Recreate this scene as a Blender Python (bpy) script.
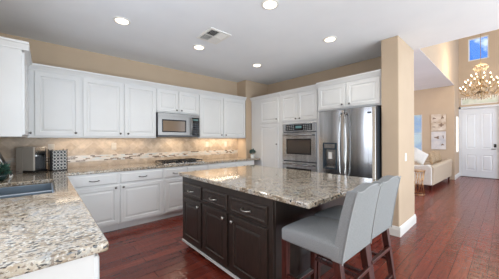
import bpy, bmesh, math, random
from mathutils import Vector, Matrix
random.seed(7)
PI = math.pi
for o in list(bpy.data.objects): bpy.data.objects.remove(o)
scene = bpy.context.scene
C = scene.collection

# ------------------------------------------------------------------ camera
YAW = 0.842
cam = bpy.data.cameras.new('camera'); cam.sensor_width = 36; cam.lens = 228.84/499*36
cam.shift_y = 0.66/499; cam.clip_start = 0.05; cam.clip_end = 200
co = bpy.data.objects.new('camera', cam); C.objects.link(co)
co.matrix_world = Matrix.Translation((0, 0, 1.3264)) @ Matrix.Rotation(YAW-PI/2, 4, 'Z') @ Matrix.Rotation(PI/2, 4, 'X') @ Matrix.Rotation(-0.0047, 4, 'Z')
scene.camera = co

# ------------------------------------------------------------------ world: blue sky with clouds
w = bpy.data.worlds.new('sky'); scene.world = w; w.use_nodes = True
nt = w.node_tree; nt.nodes.clear()
tc = nt.nodes.new('ShaderNodeTexCoord')
sm = nt.nodes.new('ShaderNodeMapping'); sm.inputs['Location'].default_value = (.55, .4, .1)
nz = nt.nodes.new('ShaderNodeTexNoise'); nz.inputs['Scale'].default_value = 20; nz.inputs['Detail'].default_value = 6
rp = nt.nodes.new('ShaderNodeValToRGB')
rp.color_ramp.elements[0].position = .49; rp.color_ramp.elements[0].color = (.075, .27, .80, 1)
rp.color_ramp.elements[1].position = .60; rp.color_ramp.elements[1].color = (.85, .92, 1, 1)
bg = nt.nodes.new('ShaderNodeBackground'); bg.inputs['Strength'].default_value = 1.0
ow = nt.nodes.new('ShaderNodeOutputWorld')
nt.links.new(tc.outputs['Generated'], sm.inputs[0]); nt.links.new(sm.outputs[0], nz.inputs['Vector']); nt.links.new(nz.outputs['Fac'], rp.inputs['Fac'])
nt.links.new(rp.outputs['Color'], bg.inputs['Color']); nt.links.new(bg.outputs['Background'], ow.inputs['Surface'])

# ------------------------------------------------------------------ daylight through the openings, added fill, lamps
def area(name, loc, target, sx, sy, power, col=(1, 1, 1)):
    l = bpy.data.lights.new(name, 'AREA'); l.shape = 'RECTANGLE'; l.size = sx; l.size_y = sy; l.energy = power; l.color = col
    o = bpy.data.objects.new(name, l); C.objects.link(o); o.location = loc
    d = Vector(target)-Vector(loc)
    o.rotation_euler = d.to_track_quat('-Z', 'Y').to_euler()
    return o
DAY = (.90, .98, 1)
area('added_rear_fill', (1.9, -3.9, 1.3), (1.9, 4, 3.0), 4.2, 2.2, 110, DAY)  # fill added behind the camera for unseen windows, tilted up towards the ceiling
area('added_upward_fill', (2.4, -2.0, .25), (2.4, -1.2, 3), 5.4, 2.6, 108, (.90, 1, .98))  # no patio here: large upward fill added to brighten the ceiling
area('daylight_sink_window', (-.56, 1.6, 1.62), (3, 1.4, 1.5), 1.5, .95, 20, (.86, .93, 1))
area('added_foyer_fill', (7.6, -2.9, 2.6), (7.6, 4, 2.2), 5.0, 4.2, 125, DAY)  # unseen side fill added for the foyer, set in a wall opening
area('added_living_fill', (7.3, 5.35, 1.6), (7.3, 0, 1.2), 4.0, 2.0, 75, (1, .97, .92))  # area fill added out of view to light the living room
scene.view_settings.view_transform = 'Standard'; scene.view_settings.look = 'None'
scene.view_settings.exposure = 0.50; scene.view_settings.gamma = 1; scene.view_settings.use_curve_mapping = False

# ------------------------------------------------------------------ materials
def mat(name, col, rough=.5, metal=0, emit=None, estr=0, spec=None, trans=0, alpha=1, coat=0):
    m = bpy.data.materials.new(name); m.use_nodes = True
    b = m.node_tree.nodes['Principled BSDF']
    b.inputs['Base Color'].default_value = (*col, 1); b.inputs['Roughness'].default_value = rough
    b.inputs['Metallic'].default_value = metal
    if emit: b.inputs['Emission Color'].default_value = (*emit, 1); b.inputs['Emission Strength'].default_value = estr
    if spec is not None: b.inputs['Specular IOR Level'].default_value = spec
    if trans: b.inputs['Transmission Weight'].default_value = trans
    if coat: b.inputs['Coat Weight'].default_value = coat; b.inputs['Coat Roughness'].default_value = .08
    return m
def N(m, t, **kw):
    n = m.node_tree.nodes.new(t)
    for k, v in kw.items():
        if hasattr(n, k): setattr(n, k, v)
        else: n.inputs[k.replace('_', ' ')].default_value = v
    return n
def L(m, a, b): m.node_tree.links.new(a, b)
def BS(m): return m.node_tree.nodes['Principled BSDF']
def ramp(m, stops, interp='LINEAR'):
    n = N(m, 'ShaderNodeValToRGB'); r = n.color_ramp; r.interpolation = interp
    while len(r.elements) < len(stops): r.elements.new(.5)
    for e, (p, c) in zip(r.elements, stops): e.position = p; e.color = (*c, 1)
    return n
def mix(m, fac, a, b, mode='MIX'):
    n = N(m, 'ShaderNodeMix', data_type='RGBA', blend_type=mode)
    for s, v in ((0, fac), (6, a), (7, b)):
        if isinstance(v, (int, float)): n.inputs[s].default_value = v
        elif isinstance(v, tuple): n.inputs[s].default_value = (*v, 1)
        else: L(m, v, n.inputs[s])
    return n.outputs[2]
def bump(m, src, strength=.2, dist=.01):
    n = N(m, 'ShaderNodeBump'); n.inputs['Strength'].default_value = strength; n.inputs['Distance'].default_value = dist
    L(m, src, n.inputs['Height']); L(m, n.outputs[0], BS(m).inputs['Normal'])
def noisy(m, c1, c2, scale, rough=None, bm=0, stretch=None, detail=4):
    t = N(m, 'ShaderNodeTexCoord'); mp = N(m, 'ShaderNodeMapping'); L(m, t.outputs['Object'], mp.inputs[0])
    if stretch: mp.inputs['Scale'].default_value = stretch
    n = N(m, 'ShaderNodeTexNoise'); n.inputs['Scale'].default_value = scale; n.inputs['Detail'].default_value = detail
    L(m, mp.outputs[0], n.inputs['Vector'])
    r = ramp(m, [(.35, c1), (.65, c2)]); L(m, n.outputs['Fac'], r.inputs[0]); L(m, r.outputs[0], BS(m).inputs['Base Color'])
    if bm: bump(m, n.outputs['Fac'], bm, .003)
    return m

TAN = noisy(mat('tan wall paint', (.6, .45, .3), .85, spec=.2), (.53, .412, .298), (.55, .43, .313), 3)
CEIL = noisy(mat('ceiling paint', (.7, .7, .7), .9, spec=.1), (.80, .82, .85), (.83, .85, .88), 2)
WHITE = noisy(mat('white cabinet paint', (.8, .8, .8), .38), (.72, .72, .715), (.75, .75, .745), 2)
TRIM = mat('white trim paint', (.78, .77, .74), .4)
DOORP = noisy(mat('white door paint', (.8, .8, .8), .4), (.73, .76, .80), (.76, .79, .83), 2)
DARK = noisy(mat('espresso stained wood', (.03, .02, .02), .33), (.022, .015, .012), (.036, .025, .020), 9, stretch=(6, 6, 1), bm=.05)
MAHOG = noisy(mat('mahogany stained wood', (.09, .03, .02), .3), (.035, .009, .007), (.085, .022, .016), 10, stretch=(8, 8, 1))
FABRIC = noisy(mat('grey stool fabric', (.4, .42, .44), .95, spec=.2), (.22, .228, .232), (.29, .298, .302), 260, bm=.25)
PIPING = mat('pale piping fabric', (.33, .34, .345), .9)
PEWTER = mat('dark pewter', (.16, .15, .14), .35, .9)
NICKEL = mat('brushed nickel', (.62, .60, .57), .28, 1)
BRASS = mat('aged brass', (.42, .29, .15), .35, 1)
GOLD = mat('gold painted metal', (.62, .38, .2), .32, 1)
BLACK = mat('black enamel', (.012, .012, .013), .25)
BLACKGL = mat('black glass', (.01, .01, .012), .06)
CHAR = mat('charcoal plastic', (.05, .055, .065), .35)
STEEL = noisy(mat('stainless steel', (.6, .6, .6), .24, 1), (.36, .36, .365), (.50, .50, .505), 14, stretch=(1, 1, .02))
STEELD = mat('dark steel side', (.045, .055, .07), .4, .3)
SINKM = mat('sink steel', (.30, .36, .42), .33, .85)
PLASTIC = mat('white plastic', (.8, .79, .76), .35)
PLATE = mat('almond plastic', (.56, .50, .43), .5)
LEAF = noisy(mat('green leaves', (.03, .08, .05), .5), (.02, .07, .045), (.06, .14, .10), 60)
LEAFB = noisy(mat('blue green leaves', (.06, .12, .1), .6), (.035, .08, .07), (.10, .17, .15), 60)
POTW = mat('white ceramic', (.75, .77, .78), .3)
DKPOT = mat('dark green glazed ceramic', (.01, .03, .028), .12)
LINEN = noisy(mat('cream sofa linen', (.6, .52, .42), .95, spec=.1), (.52, .42, .31), (.60, .49, .37), 90, bm=.15)
WLINEN = noisy(mat('white linen for pillow and lit armrest', (.8, .77, .72), .95, spec=.1), (.74, .70, .65), (.80, .77, .72), 60)
TLINEN = noisy(mat('tan pillow linen', (.5, .36, .22), .95, spec=.1), (.36, .25, .15), (.52, .39, .26), 30)
BULB = mat('glowing candle bulb', (1, .9, .7), .3, emit=(1, .85, .62), estr=3.5)
LAMPE = mat('glowing lamp lens', (1, 1, 1), .3, emit=(1, .82, .58), estr=2.2)
CRYST = mat('cut crystal', (.85, .68, .45), .05, trans=.6)
DISPLAY = mat('oven display', (.02, .03, .03), .1, emit=(.25, .5, .5), estr=.25)
RUBBER = mat('black rubber', (.01, .01, .01), .7)
TRANSOM = noisy(mat('frosted transom glass', (.6, .66, .55), .3), (.58, .64, .52), (.74, .76, .66), 8)

def glass(name, tint=(.9, .95, 1), rough=0):
    m = bpy.data.materials.new(name); m.use_nodes = True; nt = m.node_tree; nt.nodes.clear()
    o = nt.nodes.new('ShaderNodeOutputMaterial'); mx = nt.nodes.new('ShaderNodeMixShader'); mx.inputs[0].default_value = .08
    t = nt.nodes.new('ShaderNodeBsdfTransparent'); t.inputs[0].default_value = (*tint, 1)
    g = nt.nodes.new('ShaderNodeBsdfGlossy'); g.inputs['Roughness'].default_value = rough
    nt.links.new(t.outputs[0], mx.inputs[1]); nt.links.new(g.outputs[0], mx.inputs[2]); nt.links.new(mx.outputs[0], o.inputs[0])
    return m
PANE = glass('window glass')

# granite
GRAN = mat('speckled granite', (.6, .5, .4), .07, coat=.5)
t = N(GRAN, 'ShaderNodeTexCoord')
def gn(scale, detail=5, stretch=(1, 1, 1), rot=0, dist=0):
    mp = N(GRAN, 'ShaderNodeMapping'); mp.inputs['Scale'].default_value = stretch; mp.inputs['Rotation'].default_value = (0, 0, rot)
    L(GRAN, t.outputs['Object'], mp.inputs[0])
    n = N(GRAN, 'ShaderNodeTexNoise'); n.inputs['Scale'].default_value = scale; n.inputs['Detail'].default_value = detail
    n.inputs['Distortion'].default_value = dist
    L(GRAN, mp.outputs[0], n.inputs['Vector']); return n.outputs['Fac']
r1 = ramp(GRAN, [(.33, (.20, .145, .095)), (.44, (.38, .30, .21)), (.56, (.48, .415, .33)), (.68, (.34, .34, .33))])
L(GRAN, gn(13, 8, (1, 1, 1), .6, .5), r1.inputs[0])
r2 = ramp(GRAN, [(.53, (0, 0, 0)), (.63, (1, 1, 1))]); L(GRAN, gn(72, 5, (1, .7, 1), .5), r2.inputs[0])
c = mix(GRAN, r2.outputs[0], r1.outputs[0], (.58, .54, .465))
r2b = ramp(GRAN, [(.56, (0, 0, 0)), (.62, (1, 1, 1))]); L(GRAN, gn(85, 3, (.7, 1.1, 1), -.4), r2b.inputs[0])
c = mix(GRAN, r2b.outputs[0], c, (.20, .15, .11))
r3 = ramp(GRAN, [(.575, (0, 0, 0)), (.61, (1, 1, 1))]); L(GRAN, gn(68, 4, (.7, 1, 1), .4), r3.inputs[0])
c = mix(GRAN, r3.outputs[0], c, (.025, .022, .022))
L(GRAN, c, BS(GRAN).inputs['Base Color'])

# wooden floor: planks run along X
FLOOR = mat('dark cherry plank floor', (.1, .03, .02), .21)
t = N(FLOOR, 'ShaderNodeTexCoord'); bk = N(FLOOR, 'ShaderNodeTexBrick')
bk.offset = .37; bk.offset_frequency = 3
bk.inputs['Scale'].default_value = 1; bk.inputs['Brick Width'].default_value = 1.3; bk.inputs['Row Height'].default_value = .125
bk.inputs['Mortar Size'].default_value = .0016; bk.inputs['Mortar Smooth'].default_value = .2; bk.inputs['Bias'].default_value = 0
bk.inputs['Color1'].default_value = (.13, .019, .011, 1); bk.inputs['Color2'].default_value = (.25, .046, .026, 1)
bk.inputs['Mortar'].default_value = (.02, .006, .004, 1)
L(FLOOR, t.outputs['Object'], bk.inputs['Vector'])
mp = N(FLOOR, 'ShaderNodeMapping'); mp.inputs['Scale'].default_value = (1.2, 14, 1); L(FLOOR, t.outputs['Object'], mp.inputs[0])
n = N(FLOOR, 'ShaderNodeTexNoise'); n.inputs['Scale'].default_value = 3; n.inputs['Detail'].default_value = 8; n.inputs['Distortion'].default_value = 1.2
L(FLOOR, mp.outputs[0], n.inputs['Vector'])
rg = ramp(FLOOR, [(.3, (.7, .65, .65)), (.7, (1.2, 1.2, 1.2))]); L(FLOOR, n.outputs['Fac'], rg.inputs[0])
L(FLOOR, mix(FLOOR, 1.0, bk.outputs['Color'], rg.outputs[0], 'MULTIPLY'), BS(FLOOR).inputs['Base Color'])
mp2 = N(FLOOR, 'ShaderNodeMapping'); mp2.inputs['Scale'].default_value = (14, 3, 1); L(FLOOR, t.outputs['Object'], mp2.inputs[0])
n2 = N(FLOOR, 'ShaderNodeTexNoise'); n2.inputs['Scale'].default_value = 2.2; n2.inputs['Detail'].default_value = 2; L(FLOOR, mp2.outputs[0], n2.inputs['Vector'])
ad = N(FLOOR, 'ShaderNodeMath', operation='ADD'); L(FLOOR, n2.outputs['Fac'], ad.inputs[0])
ml = N(FLOOR, 'ShaderNodeMath', operation='MULTIPLY'); ml.inputs[1].default_value = -.7; L(FLOOR, bk.outputs['Fac'], ml.inputs[0]); L(FLOOR, ml.outputs[0], ad.inputs[1])
bump(FLOOR, ad.outputs[0], .45, .012)

# backsplash tiles, laid diagonally on the XZ plane
def tilemat(name, diag, wd, ht, c1, c2, mort, msize, off):
    m = mat(name, c1, .35); t = N(m, 'ShaderNodeTexCoord'); s = N(m, 'ShaderNodeSeparateXYZ'); L(m, t.outputs['Object'], s.inputs[0])
    cb = N(m, 'ShaderNodeCombineXYZ')
    if diag:
        a = N(m, 'ShaderNodeMath', operation='ADD'); L(m, s.outputs[0], a.inputs[0]); L(m, s.outputs[2], a.inputs[1])
        b = N(m, 'ShaderNodeMath', operation='SUBTRACT'); L(m, s.outputs[2], b.inputs[0]); L(m, s.outputs[0], b.inputs[1])
        L(m, a.outputs[0], cb.inputs[0]); L(m, b.outputs[0], cb.inputs[1])
    else:
        L(m, s.outputs[0], cb.inputs[0]); L(m, s.outputs[2], cb.inputs[1])
    bk = N(m, 'ShaderNodeTexBrick'); bk.offset = off; bk.inputs['Scale'].default_value = 1
    bk.inputs['Brick Width'].default_value = wd; bk.inputs['Row Height'].default_value = ht; bk.inputs['Mortar Size'].default_value = msize
    bk.inputs['Color1'].default_value = (*c1, 1); bk.inputs['Color2'].default_value = (*c2, 1); bk.inputs['Mortar'].default_value = (*mort, 1)
    L(m, cb.outputs[0], bk.inputs['Vector'])
    return m, bk
TILE, bk = tilemat('diagonal travertine tile', True, .145, .145, (.42, .32, .225), (.54, .43, .325), (.46, .37, .28), .003, 0)
t = N(TILE, 'ShaderNodeTexCoord'); n = N(TILE, 'ShaderNodeTexNoise'); n.inputs['Scale'].default_value = 14; n.inputs['Detail'].default_value = 6
L(TILE, t.outputs['Object'], n.inputs['Vector']); rg = ramp(TILE, [(.3, (.82, .80, .80)), (.7, (1.15, 1.13, 1.1))]); L(TILE, n.outputs['Fac'], rg.inputs[0])
L(TILE, mix(TILE, 1.0, bk.outputs['Color'], rg.outputs[0], 'MULTIPLY'), BS(TILE).inputs['Base Color'])
MOS, bk = tilemat('linear mosaic tile', False, .062, .018, (.0, .0, .0), (1, 1, 1), (.45, .45, .45), .0015, .43)
rg = ramp(MOS, [(.0, (.10, .06, .04)), (.18, (.22, .14, .09)), (.24, (.56, .46, .37)), (.7, (.66, .57, .48)), (.85, (.50, .52, .50))]); L(MOS, bk.outputs['Color'], rg.inputs[0])
L(MOS, rg.outputs[0], BS(MOS).inputs['Base Color']); BS(MOS).inputs['Roughness'].default_value = .2

# ------------------------------------------------------------------ mesh helpers
class MB:
    def __init__(s): s.bm = bmesh.new()
    def box(s, x0, x1, y0, y1, z0, z1):
        if x0 > x1: x0, x1 = x1, x0
        if y0 > y1: y0, y1 = y1, y0
        if z0 > z1: z0, z1 = z1, z0
        v = [s.bm.verts.new(p) for p in ((x0,y0,z0),(x1,y0,z0),(x1,y1,z0),(x0,y1,z0),(x0,y0,z1),(x1,y0,z1),(x1,y1,z1),(x0,y1,z1))]
        for f in ((3,2,1,0),(4,5,6,7),(0,1,5,4),(1,2,6,5),(2,3,7,6),(3,0,4,7)): s.bm.faces.new([v[i] for i in f])
        return s
    def grid(s, xs, ys, zs, solid):
        """boundary faces of the solid cells of a 3D grid"""
        V = {}
        def v(i, j, k):
            if (i, j, k) not in V: V[(i, j, k)] = s.bm.verts.new((xs[i], ys[j], zs[k]))
            return V[(i, j, k)]
        nx, ny, nz = len(xs)-1, len(ys)-1, len(zs)-1
        S = lambda i, j, k: 0 <= i < nx and 0 <= j < ny and 0 <= k < nz and solid(i, j, k)
        for i in range(nx):
            for j in range(ny):
                for k in range(nz):
                    if not S(i, j, k): continue
                    q = [((-1,0,0),((0,0,0),(0,0,1),(0,1,1),(0,1,0))), ((1,0,0),((1,0,0),(1,1,0),(1,1,1),(1,0,1))),
                         ((0,-1,0),((0,0,0),(1,0,0),(1,0,1),(0,0,1))), ((0,1,0),((0,1,0),(0,1,1),(1,1,1),(1,1,0))),
                         ((0,0,-1),((0,0,0),(0,1,0),(1,1,0),(1,0,0))), ((0,0,1),((0,0,1),(1,0,1),(1,1,1),(0,1,1)))]
                    for d, f in q:
                        if not S(i+d[0], j+d[1], k+d[2]): s.bm.faces.new([v(i+a, j+b, k+c) for a, b, c in f])
        return s
    def rings(s, x0, x1, z0, z1, prof, y=0):
        """raised panel facing -Y: list of (inset, depth)"""
        prev = None
        for ins, dy in prof:
            r = [s.bm.verts.new(p) for p in ((x0+ins, y+dy, z0+ins), (x1-ins, y+dy, z0+ins), (x1-ins, y+dy, z1-ins), (x0+ins, y+dy, z1-ins))]
            if prev is None: s.bm.faces.new(r[::-1])
            else:
                for i in range(4): s.bm.faces.new((prev[i], prev[(i+1) % 4], r[(i+1) % 4], r[i]))
            prev = r
        s.bm.faces.new(prev); return s
    def prism(s, pts, a0, a1, axis='x'):
        """polygon extruded along axis; pts are (y,z) for x, (x,z) for y, (x,y) for z"""
        f = {'x': lambda a, p: (a, p[0], p[1]), 'y': lambda a, p: (p[0], a, p[1]), 'z': lambda a, p: (p[0], p[1], a)}[axis]
        A = [s.bm.verts.new(f(a0, p)) for p in pts]; B = [s.bm.verts.new(f(a1, p)) for p in pts]
        s.bm.faces.new(A[::-1]); s.bm.faces.new(B); n = len(pts)
        for i in range(n): s.bm.faces.new((A[i], A[(i+1) % n], B[(i+1) % n], B[i]))
        return s
    def tube(s, pts, r, n=8, closed=False):
        pts = [Vector(p) for p in pts]; R = r if isinstance(r, (list, tuple)) else [r]*len(pts); prev = None; first = None
        for i, p in enumerate(pts):
            if closed: d = pts[(i+1) % len(pts)]-pts[i-1]
            else: d = pts[min(i+1, len(pts)-1)]-pts[max(i-1, 0)]
            d.normalize(); up = Vector((0, 0, 1)) if abs(d.z) < .9 else Vector((1, 0, 0))
            a = d.cross(up).normalized(); b = a.cross(d)
            ring = [s.bm.verts.new(p+(a*math.cos(2*PI*k/n)+b*math.sin(2*PI*k/n))*R[i]) for k in range(n)]
            if prev:
                for k in range(n): s.bm.faces.new((prev[k], prev[(k+1) % n], ring[(k+1) % n], ring[k]))
            else: first = ring
            prev = ring
        if closed:
            for k in range(n): s.bm.faces.new((prev[k], prev[(k+1) % n], first[(k+1) % n], first[k]))
        else: s.bm.faces.new(first[::-1]); s.bm.faces.new(prev)
        return s
    def bar(s, p0, p1, w0, w1=None):
        """square tapered bar"""
        w1 = w1 or w0; p0 = Vector(p0); p1 = Vector(p1)
        d = (p1-p0).normalized(); up = Vector((0, 0, 1)) if abs(d.z) < .9 else Vector((0, 1, 0))
        a = d.cross(up).normalized(); b = a.cross(d).normalized()
        r = []
        for p, w_ in ((p0, w0), (p1, w1)): r.append([s.bm.verts.new(p+a*i*w_/2+b*j*w_/2) for i, j in ((-1,-1),(1,-1),(1,1),(-1,1))])
        s.bm.faces.new(r[0][::-1]); s.bm.faces.new(r[1])
        for k in range(4): s.bm.faces.new((r[0][k], r[0][(k+1) % 4], r[1][(k+1) % 4], r[1][k]))
        return s
    def lathe(s, prof, n=20, c=(0, 0), z=0):
        prev = None
        for r, h in prof:
            ring = [s.bm.verts.new((c[0]+max(r, .0004)*math.cos(2*PI*k/n), c[1]+max(r, .0004)*math.sin(2*PI*k/n), z+h)) for k in range(n)]
            if prev:
                for k in range(n): s.bm.faces.new((prev[k], prev[(k+1) % n], ring[(k+1) % n], ring[k]))
            else: s.bm.faces.new(ring[::-1])
            prev = ring
        s.bm.faces.new(prev); return s
    def xform(s, M): bmesh.ops.transform(s.bm, matrix=M, verts=s.bm.verts); return s
    def pillow(s, c, w_, h_, th, M=None, n=8):
        """square cushion standing in XZ, thick along Y"""
        bm2 = MB(); V = {}
        for side in (0, 1):
            for i in range(n+1):
                for j in range(n+1):
                    u = i/n*2-1; v = j/n*2-1
                    e = max(0, (1-abs(u)**2.6)*(1-abs(v)**2.6))**.5
                    if side and (i in (0, n) or j in (0, n)): V[(1, i, j)] = V[(0, i, j)]; continue
                    pin = 1-.07*(1-abs(u*v))*(max(abs(u), abs(v))**4)
                    V[(side, i, j)] = bm2.bm.verts.new((u*w_/2*pin, (1 if side else -1)*th/2*e, v*h_/2*pin))
        for side in (0, 1):
            for i in range(n):
                for j in range(n):
                    q = [V[(side, i, j)], V[(side, i+1, j)], V[(side, i+1, j+1)], V[(side, i, j+1)]]
                    bm2.bm.faces.new(q if side == 0 else q[::-1])
        if M: bm2.xform(M)
        bm2.xform(Matrix.Translation(c))
        me = bpy.data.meshes.new('t'); bm2.bm.to_mesh(me); s.bm.from_mesh(me); bpy.data.meshes.remove(me); return s
    def build(s, name, m, parent=None, bevel=0, smooth=False, seg=2, sub=0):
        bmesh.ops.recalc_face_normals(s.bm, faces=s.bm.faces)
        me = bpy.data.meshes.new(name); s.bm.to_mesh(me); s.bm.free(); me.materials.append(m)
        if smooth:
            for p in me.polygons: p.use_smooth = True
        o = bpy.data.objects.new(name, me); C.objects.link(o)
        if parent: o.parent = parent
        if bevel:
            b = o.modifiers.new('bevel', 'BEVEL'); b.width = bevel; b.segments = seg; b.limit_method = 'ANGLE'; b.angle_limit = .6
        if sub:
            b = o.modifiers.new('sub', 'SUBSURF'); b.levels = sub; b.render_levels = sub
        return o
def tag(o, label=None, cat=None, group=None, kind=None):
    if label: o['label'] = label
    if cat: o['category'] = cat
    if group: o['group'] = group
    if kind: o['kind'] = kind
    return o
def thing(name, label, cat, loc=(0, 0, 0), rot=0, group=None):
    o = bpy.data.objects.new(name, None); o.empty_display_size = .1; C.objects.link(o); o.location = loc; o.rotation_euler = (0, 0, rot)
    return tag(o, label, cat, group)
def struct(o): o['kind'] = 'structure'; return o
def kids(o): return [c for c in bpy.data.objects if c.parent == o]
def dup(o, loc=None, rot=None, label=None, parent=None):
    c = o.copy(); C.objects.link(c)
    if parent: c.parent = parent
    for ch in kids(o): dup(ch, parent=c)
    if loc: c.location = loc
    if rot is not None: c.rotation_euler = (0, 0, rot)
    if label: c['label'] = label
    return c

# ------------------------------------------------------------------ the setting
H = 2.75; YA = 4.40; XB = 4.28; XE = 4.39; XL = -.5
struct(MB().box(-.62, 11.25, -4.12, 5.62, -.12, 0).build('floor', FLOOR))
# kitchen ceiling
struct(MB().box(-.62, XE, -4.12, 4.52, H, H+.25).build('ceiling', CEIL))
struct(MB().box(XE, 9.995, 1.12, 5.5, 3.094, 3.1).build('ceiling_living', CEIL))
struct(MB().box(XE-.1, 11.25, -3.12, 1.24, 5.5, 5.6).build('ceiling_foyer', CEIL))
struct(MB().box(-.62, XE, YA, YA+.12, 0, H).build('wall_back', TAN))
struct(MB().grid([-.62, XL], [-4.12, .8, 2.4, 4.4], [0, 1.1, 2.15, H], lambda i, j, k: not (j == 1 and k == 1)).build('wall_left', TAN))
struct(MB().grid([XL, .0, 3.9, XE], [-4.12, -4.0], [0, .3, 2.4, H], lambda i, j, k: not (i == 1 and k == 1)).build('wall_rear', TAN))
# wall behind oven and fridge and the stub wall beside the fridge: one L
struct(MB().grid([3.595, XB, XE], [.97, 1.19, YA], [0, H], lambda i, j, k: j == 0 or i == 1).build('wall_right', TAN, bevel=.012))
struct(MB().box(3.53, XB, 4.075, YA, 0, H).build('wall_chase', TAN, bevel=.01))
struct(MB().box(XE-.12, XE, -4.12, -.6, 0, H).build('wall_nook', TAN)) if False else None
# living room
struct(MB().grid([10, 10.12], [1.24, 1.60+.38, 2.5, 5.62], [0, .85, 2.21, 3.1], lambda i, j, k: not (j == 1 and k == 1)).build('wall_living_far', TAN))
struct(MB().grid([XE, 5.3, 9.3, 10.12], [5.5, 5.62], [0, .6, 2.6, 3.1], lambda i, j, k: not (i == 1 and k == 1)).build('wall_living_side', TAN))
struct(MB().grid([XE-.0, XE+.1], [1.24, 5.5], [0.0, 3.1], lambda i, j, k: True).build('wall_living_near', TAN))
# header above the opening, return wall with side light
struct(MB().grid([XE, 10.0, 10.40, 10.90, 11.1], [1.12, 1.24], [0, .87, 2.12, 3.1, 5.5],
    lambda i, j, k: (k == 3) or (i > 0 and not (i == 2 and k == 1))).build('wall_header', TAN))
# foyer
struct(MB().grid([11.1, 11.22], [-3.12, .10, .15, .365, .875, 1.065, 1.24], [0, 2.40, 2.53, 2.80, 4.05, 4.83, 5.6],
    lambda i, j, k: not ((j in (2, 3, 4) and k == 0) or (j in (2, 3, 4) and k == 2) or (j == 3 and k == 4))).build('wall_foyer', TAN))
struct(MB().grid([XE, 5.1, 10.1, 11.22], [-3.12, -3.0], [0, .5, 4.7, 5.5], lambda i, j, k: not (i == 1 and k == 1)).build('wall_foyer_side', TAN))
struct(MB().box(XE-.12, XE, -3.12, 1.12, H+.25, 5.5).build('wall_loft', TAN))
struct(MB().box(XE-.12, XE, -4.12, -3.0, 0, H).build('wall_nook', TAN))

def base_prof(): return [(0, 0), (-.016, 0), (-.016, .09), (-.010, .115), (-.006, .13), (0, .135)]
def baseboard(name, p0, p1, n):
    """board along p0-p1 with outward normal n"""
    p0 = Vector((*p0, 0)); p1 = Vector((*p1, 0)); n = Vector((*n, 0)); m = MB(); A = []
    for p in (p0, p1): A.append([m.bm.verts.new(p+n*(-a)+Vector((0, 0, b))) for a, b in base_prof()])
    k = len(A[0]); m.bm.faces.new(A[0]); m.bm.faces.new(A[1][::-1])
    for i in range(k): m.bm.faces.new((A[0][i], A[0][(i+1) % k], A[1][(i+1) % k], A[1][i]))
    return struct(m.build(name, TRIM))
baseboard('baseboard_stub', (3.58, .97), (4.405, .97), (0, -1))
baseboard('baseboard_stub_end', (4.39, .97), (4.39, 1.19), (1, 0))
baseboard('baseboard_stub_front', (3.595, .955), (3.595, 1.19), (-1, 0))
baseboard('baseboard_living', (10, 1.24), (10, 5.5), (-1, 0))
baseboard('baseboard_return', (10.0, 1.12), (11.1, 1.12), (0, -1))
baseboard('baseboard_foyer', (11.1, -3), (11.1, .07), (-1, 0))

# front door
dr = struct(thing('door_1', None, None, (11.1, 1.065, 0), -PI/2))
m = MB(); m.box(.0, .915, .03, .075, .010, 2.40).build('door_slab', DOORP, dr, bevel=.003)
m = MB(); pr = [(0, 0), (.0, -.010), (.022, -.010), (.034, .0-.001), (.05, -.001), (.075, -.012)]
for a, b, z0, z1 in ((.11, .41, .22, .80), (.50, .80, .22, .80), (.11, .41, .98, 2.22), (.50, .80, .98, 2.22)): m.rings(a, b, z0, z1, pr, .03)
m.build('door_panel', DOORP, dr)
m = MB(); m.box(-.07, .0, -.02, .0, 0, 2.47); m.box(.915, .985, -.02, .0, 0, 2.47); m.box(-.07, .985, -.02, .0, 2.40, 2.47)
m.build('door_casing', DOORP, dr, bevel=.004)
m = MB(); m.box(.80, .86, .012, .03, 1.05, 1.16); m.tube([(.83, .03, .99), (.83, -.01, .99)], .012); m.tube([(.85, -.015, .99), (.74, -.015, .99)], .010)
m.lathe([(.028, 0), (.028, .015)], 16).build('door_handle', BLACK, dr, bevel=.002)
m = MB(); m.box(.0, .915, -.005, .12, 0.0, .014).build('door_sill', BLACK, dr)
# transom
tr = struct(thing('window_4', None, None, (11.1, 1.065, 2.53), -PI/2))
m = MB(); m.grid([0, .03, .885, .915], [.02, .06], [0, .03, .24, .27], lambda i, j, k: not (i == 1 and k == 1)).build('window_frame', TRIM, tr)
MB().box(.03, .885, .035, .045, .03, .24).build('window_pane', TRANSOM, tr)
# foyer clerestory window
tr = struct(thing('window_1', None, None, (11.1, .875, 4.05), -PI/2))
MB().grid([0, .035, .475, .51], [.02, .07], [0, .035, .745, .78], lambda i, j, k: not (i == 1 and k == 1)).build('window_frame', TRIM, tr)
MB().box(.035, .475, .04, .048, .035, .745).build('window_pane', PANE, tr)
# living room window with blinds
tr = struct(thing('window_2', None, None, (10, 2.5, .85), -PI/2))
MB().grid([0, .03, .49, .52], [.02, .07], [0, .03, .67, .70, 1.33, 1.36], lambda i, j, k: not (i == 1 and k in (1, 3))).build('window_frame', TRIM, tr)
MB().box(.03, .49, .04, .048, .03, 1.33).build('window_pane', PANE, tr)
m = MB()
for k in range(30):
    z = .05+k*.044; m.prism([(.002, z), (.005, z-.002), (.030, z+.030), (.027, z+.032)], .035, .485, 'x')
m.build('window_blind', mat('pale blue grey blind', (.50, .62, .62), .6), tr)
tr = struct(thing('window_3', None, None, (10.4, 1.12, .87), 0))
MB().grid([0, .03, .47, .50], [-.004, .03], [0, .03, 1.22, 1.25], lambda i, j, k: not (i == 1 and k == 1)).build('window_frame', TRIM, tr)
MB().box(.03, .47, .0, .008, .03, 1.22).build('window_pane', mat('frosted glass with emitted daylight', (.8, .8, .75), .3, emit=(1, .93, .80), estr=.9), tr)  # pane emission stands in for daylight behind the glass
tr = struct(thing('window_5', None, None, (XL, .8, 1.1), PI/2))
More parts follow.
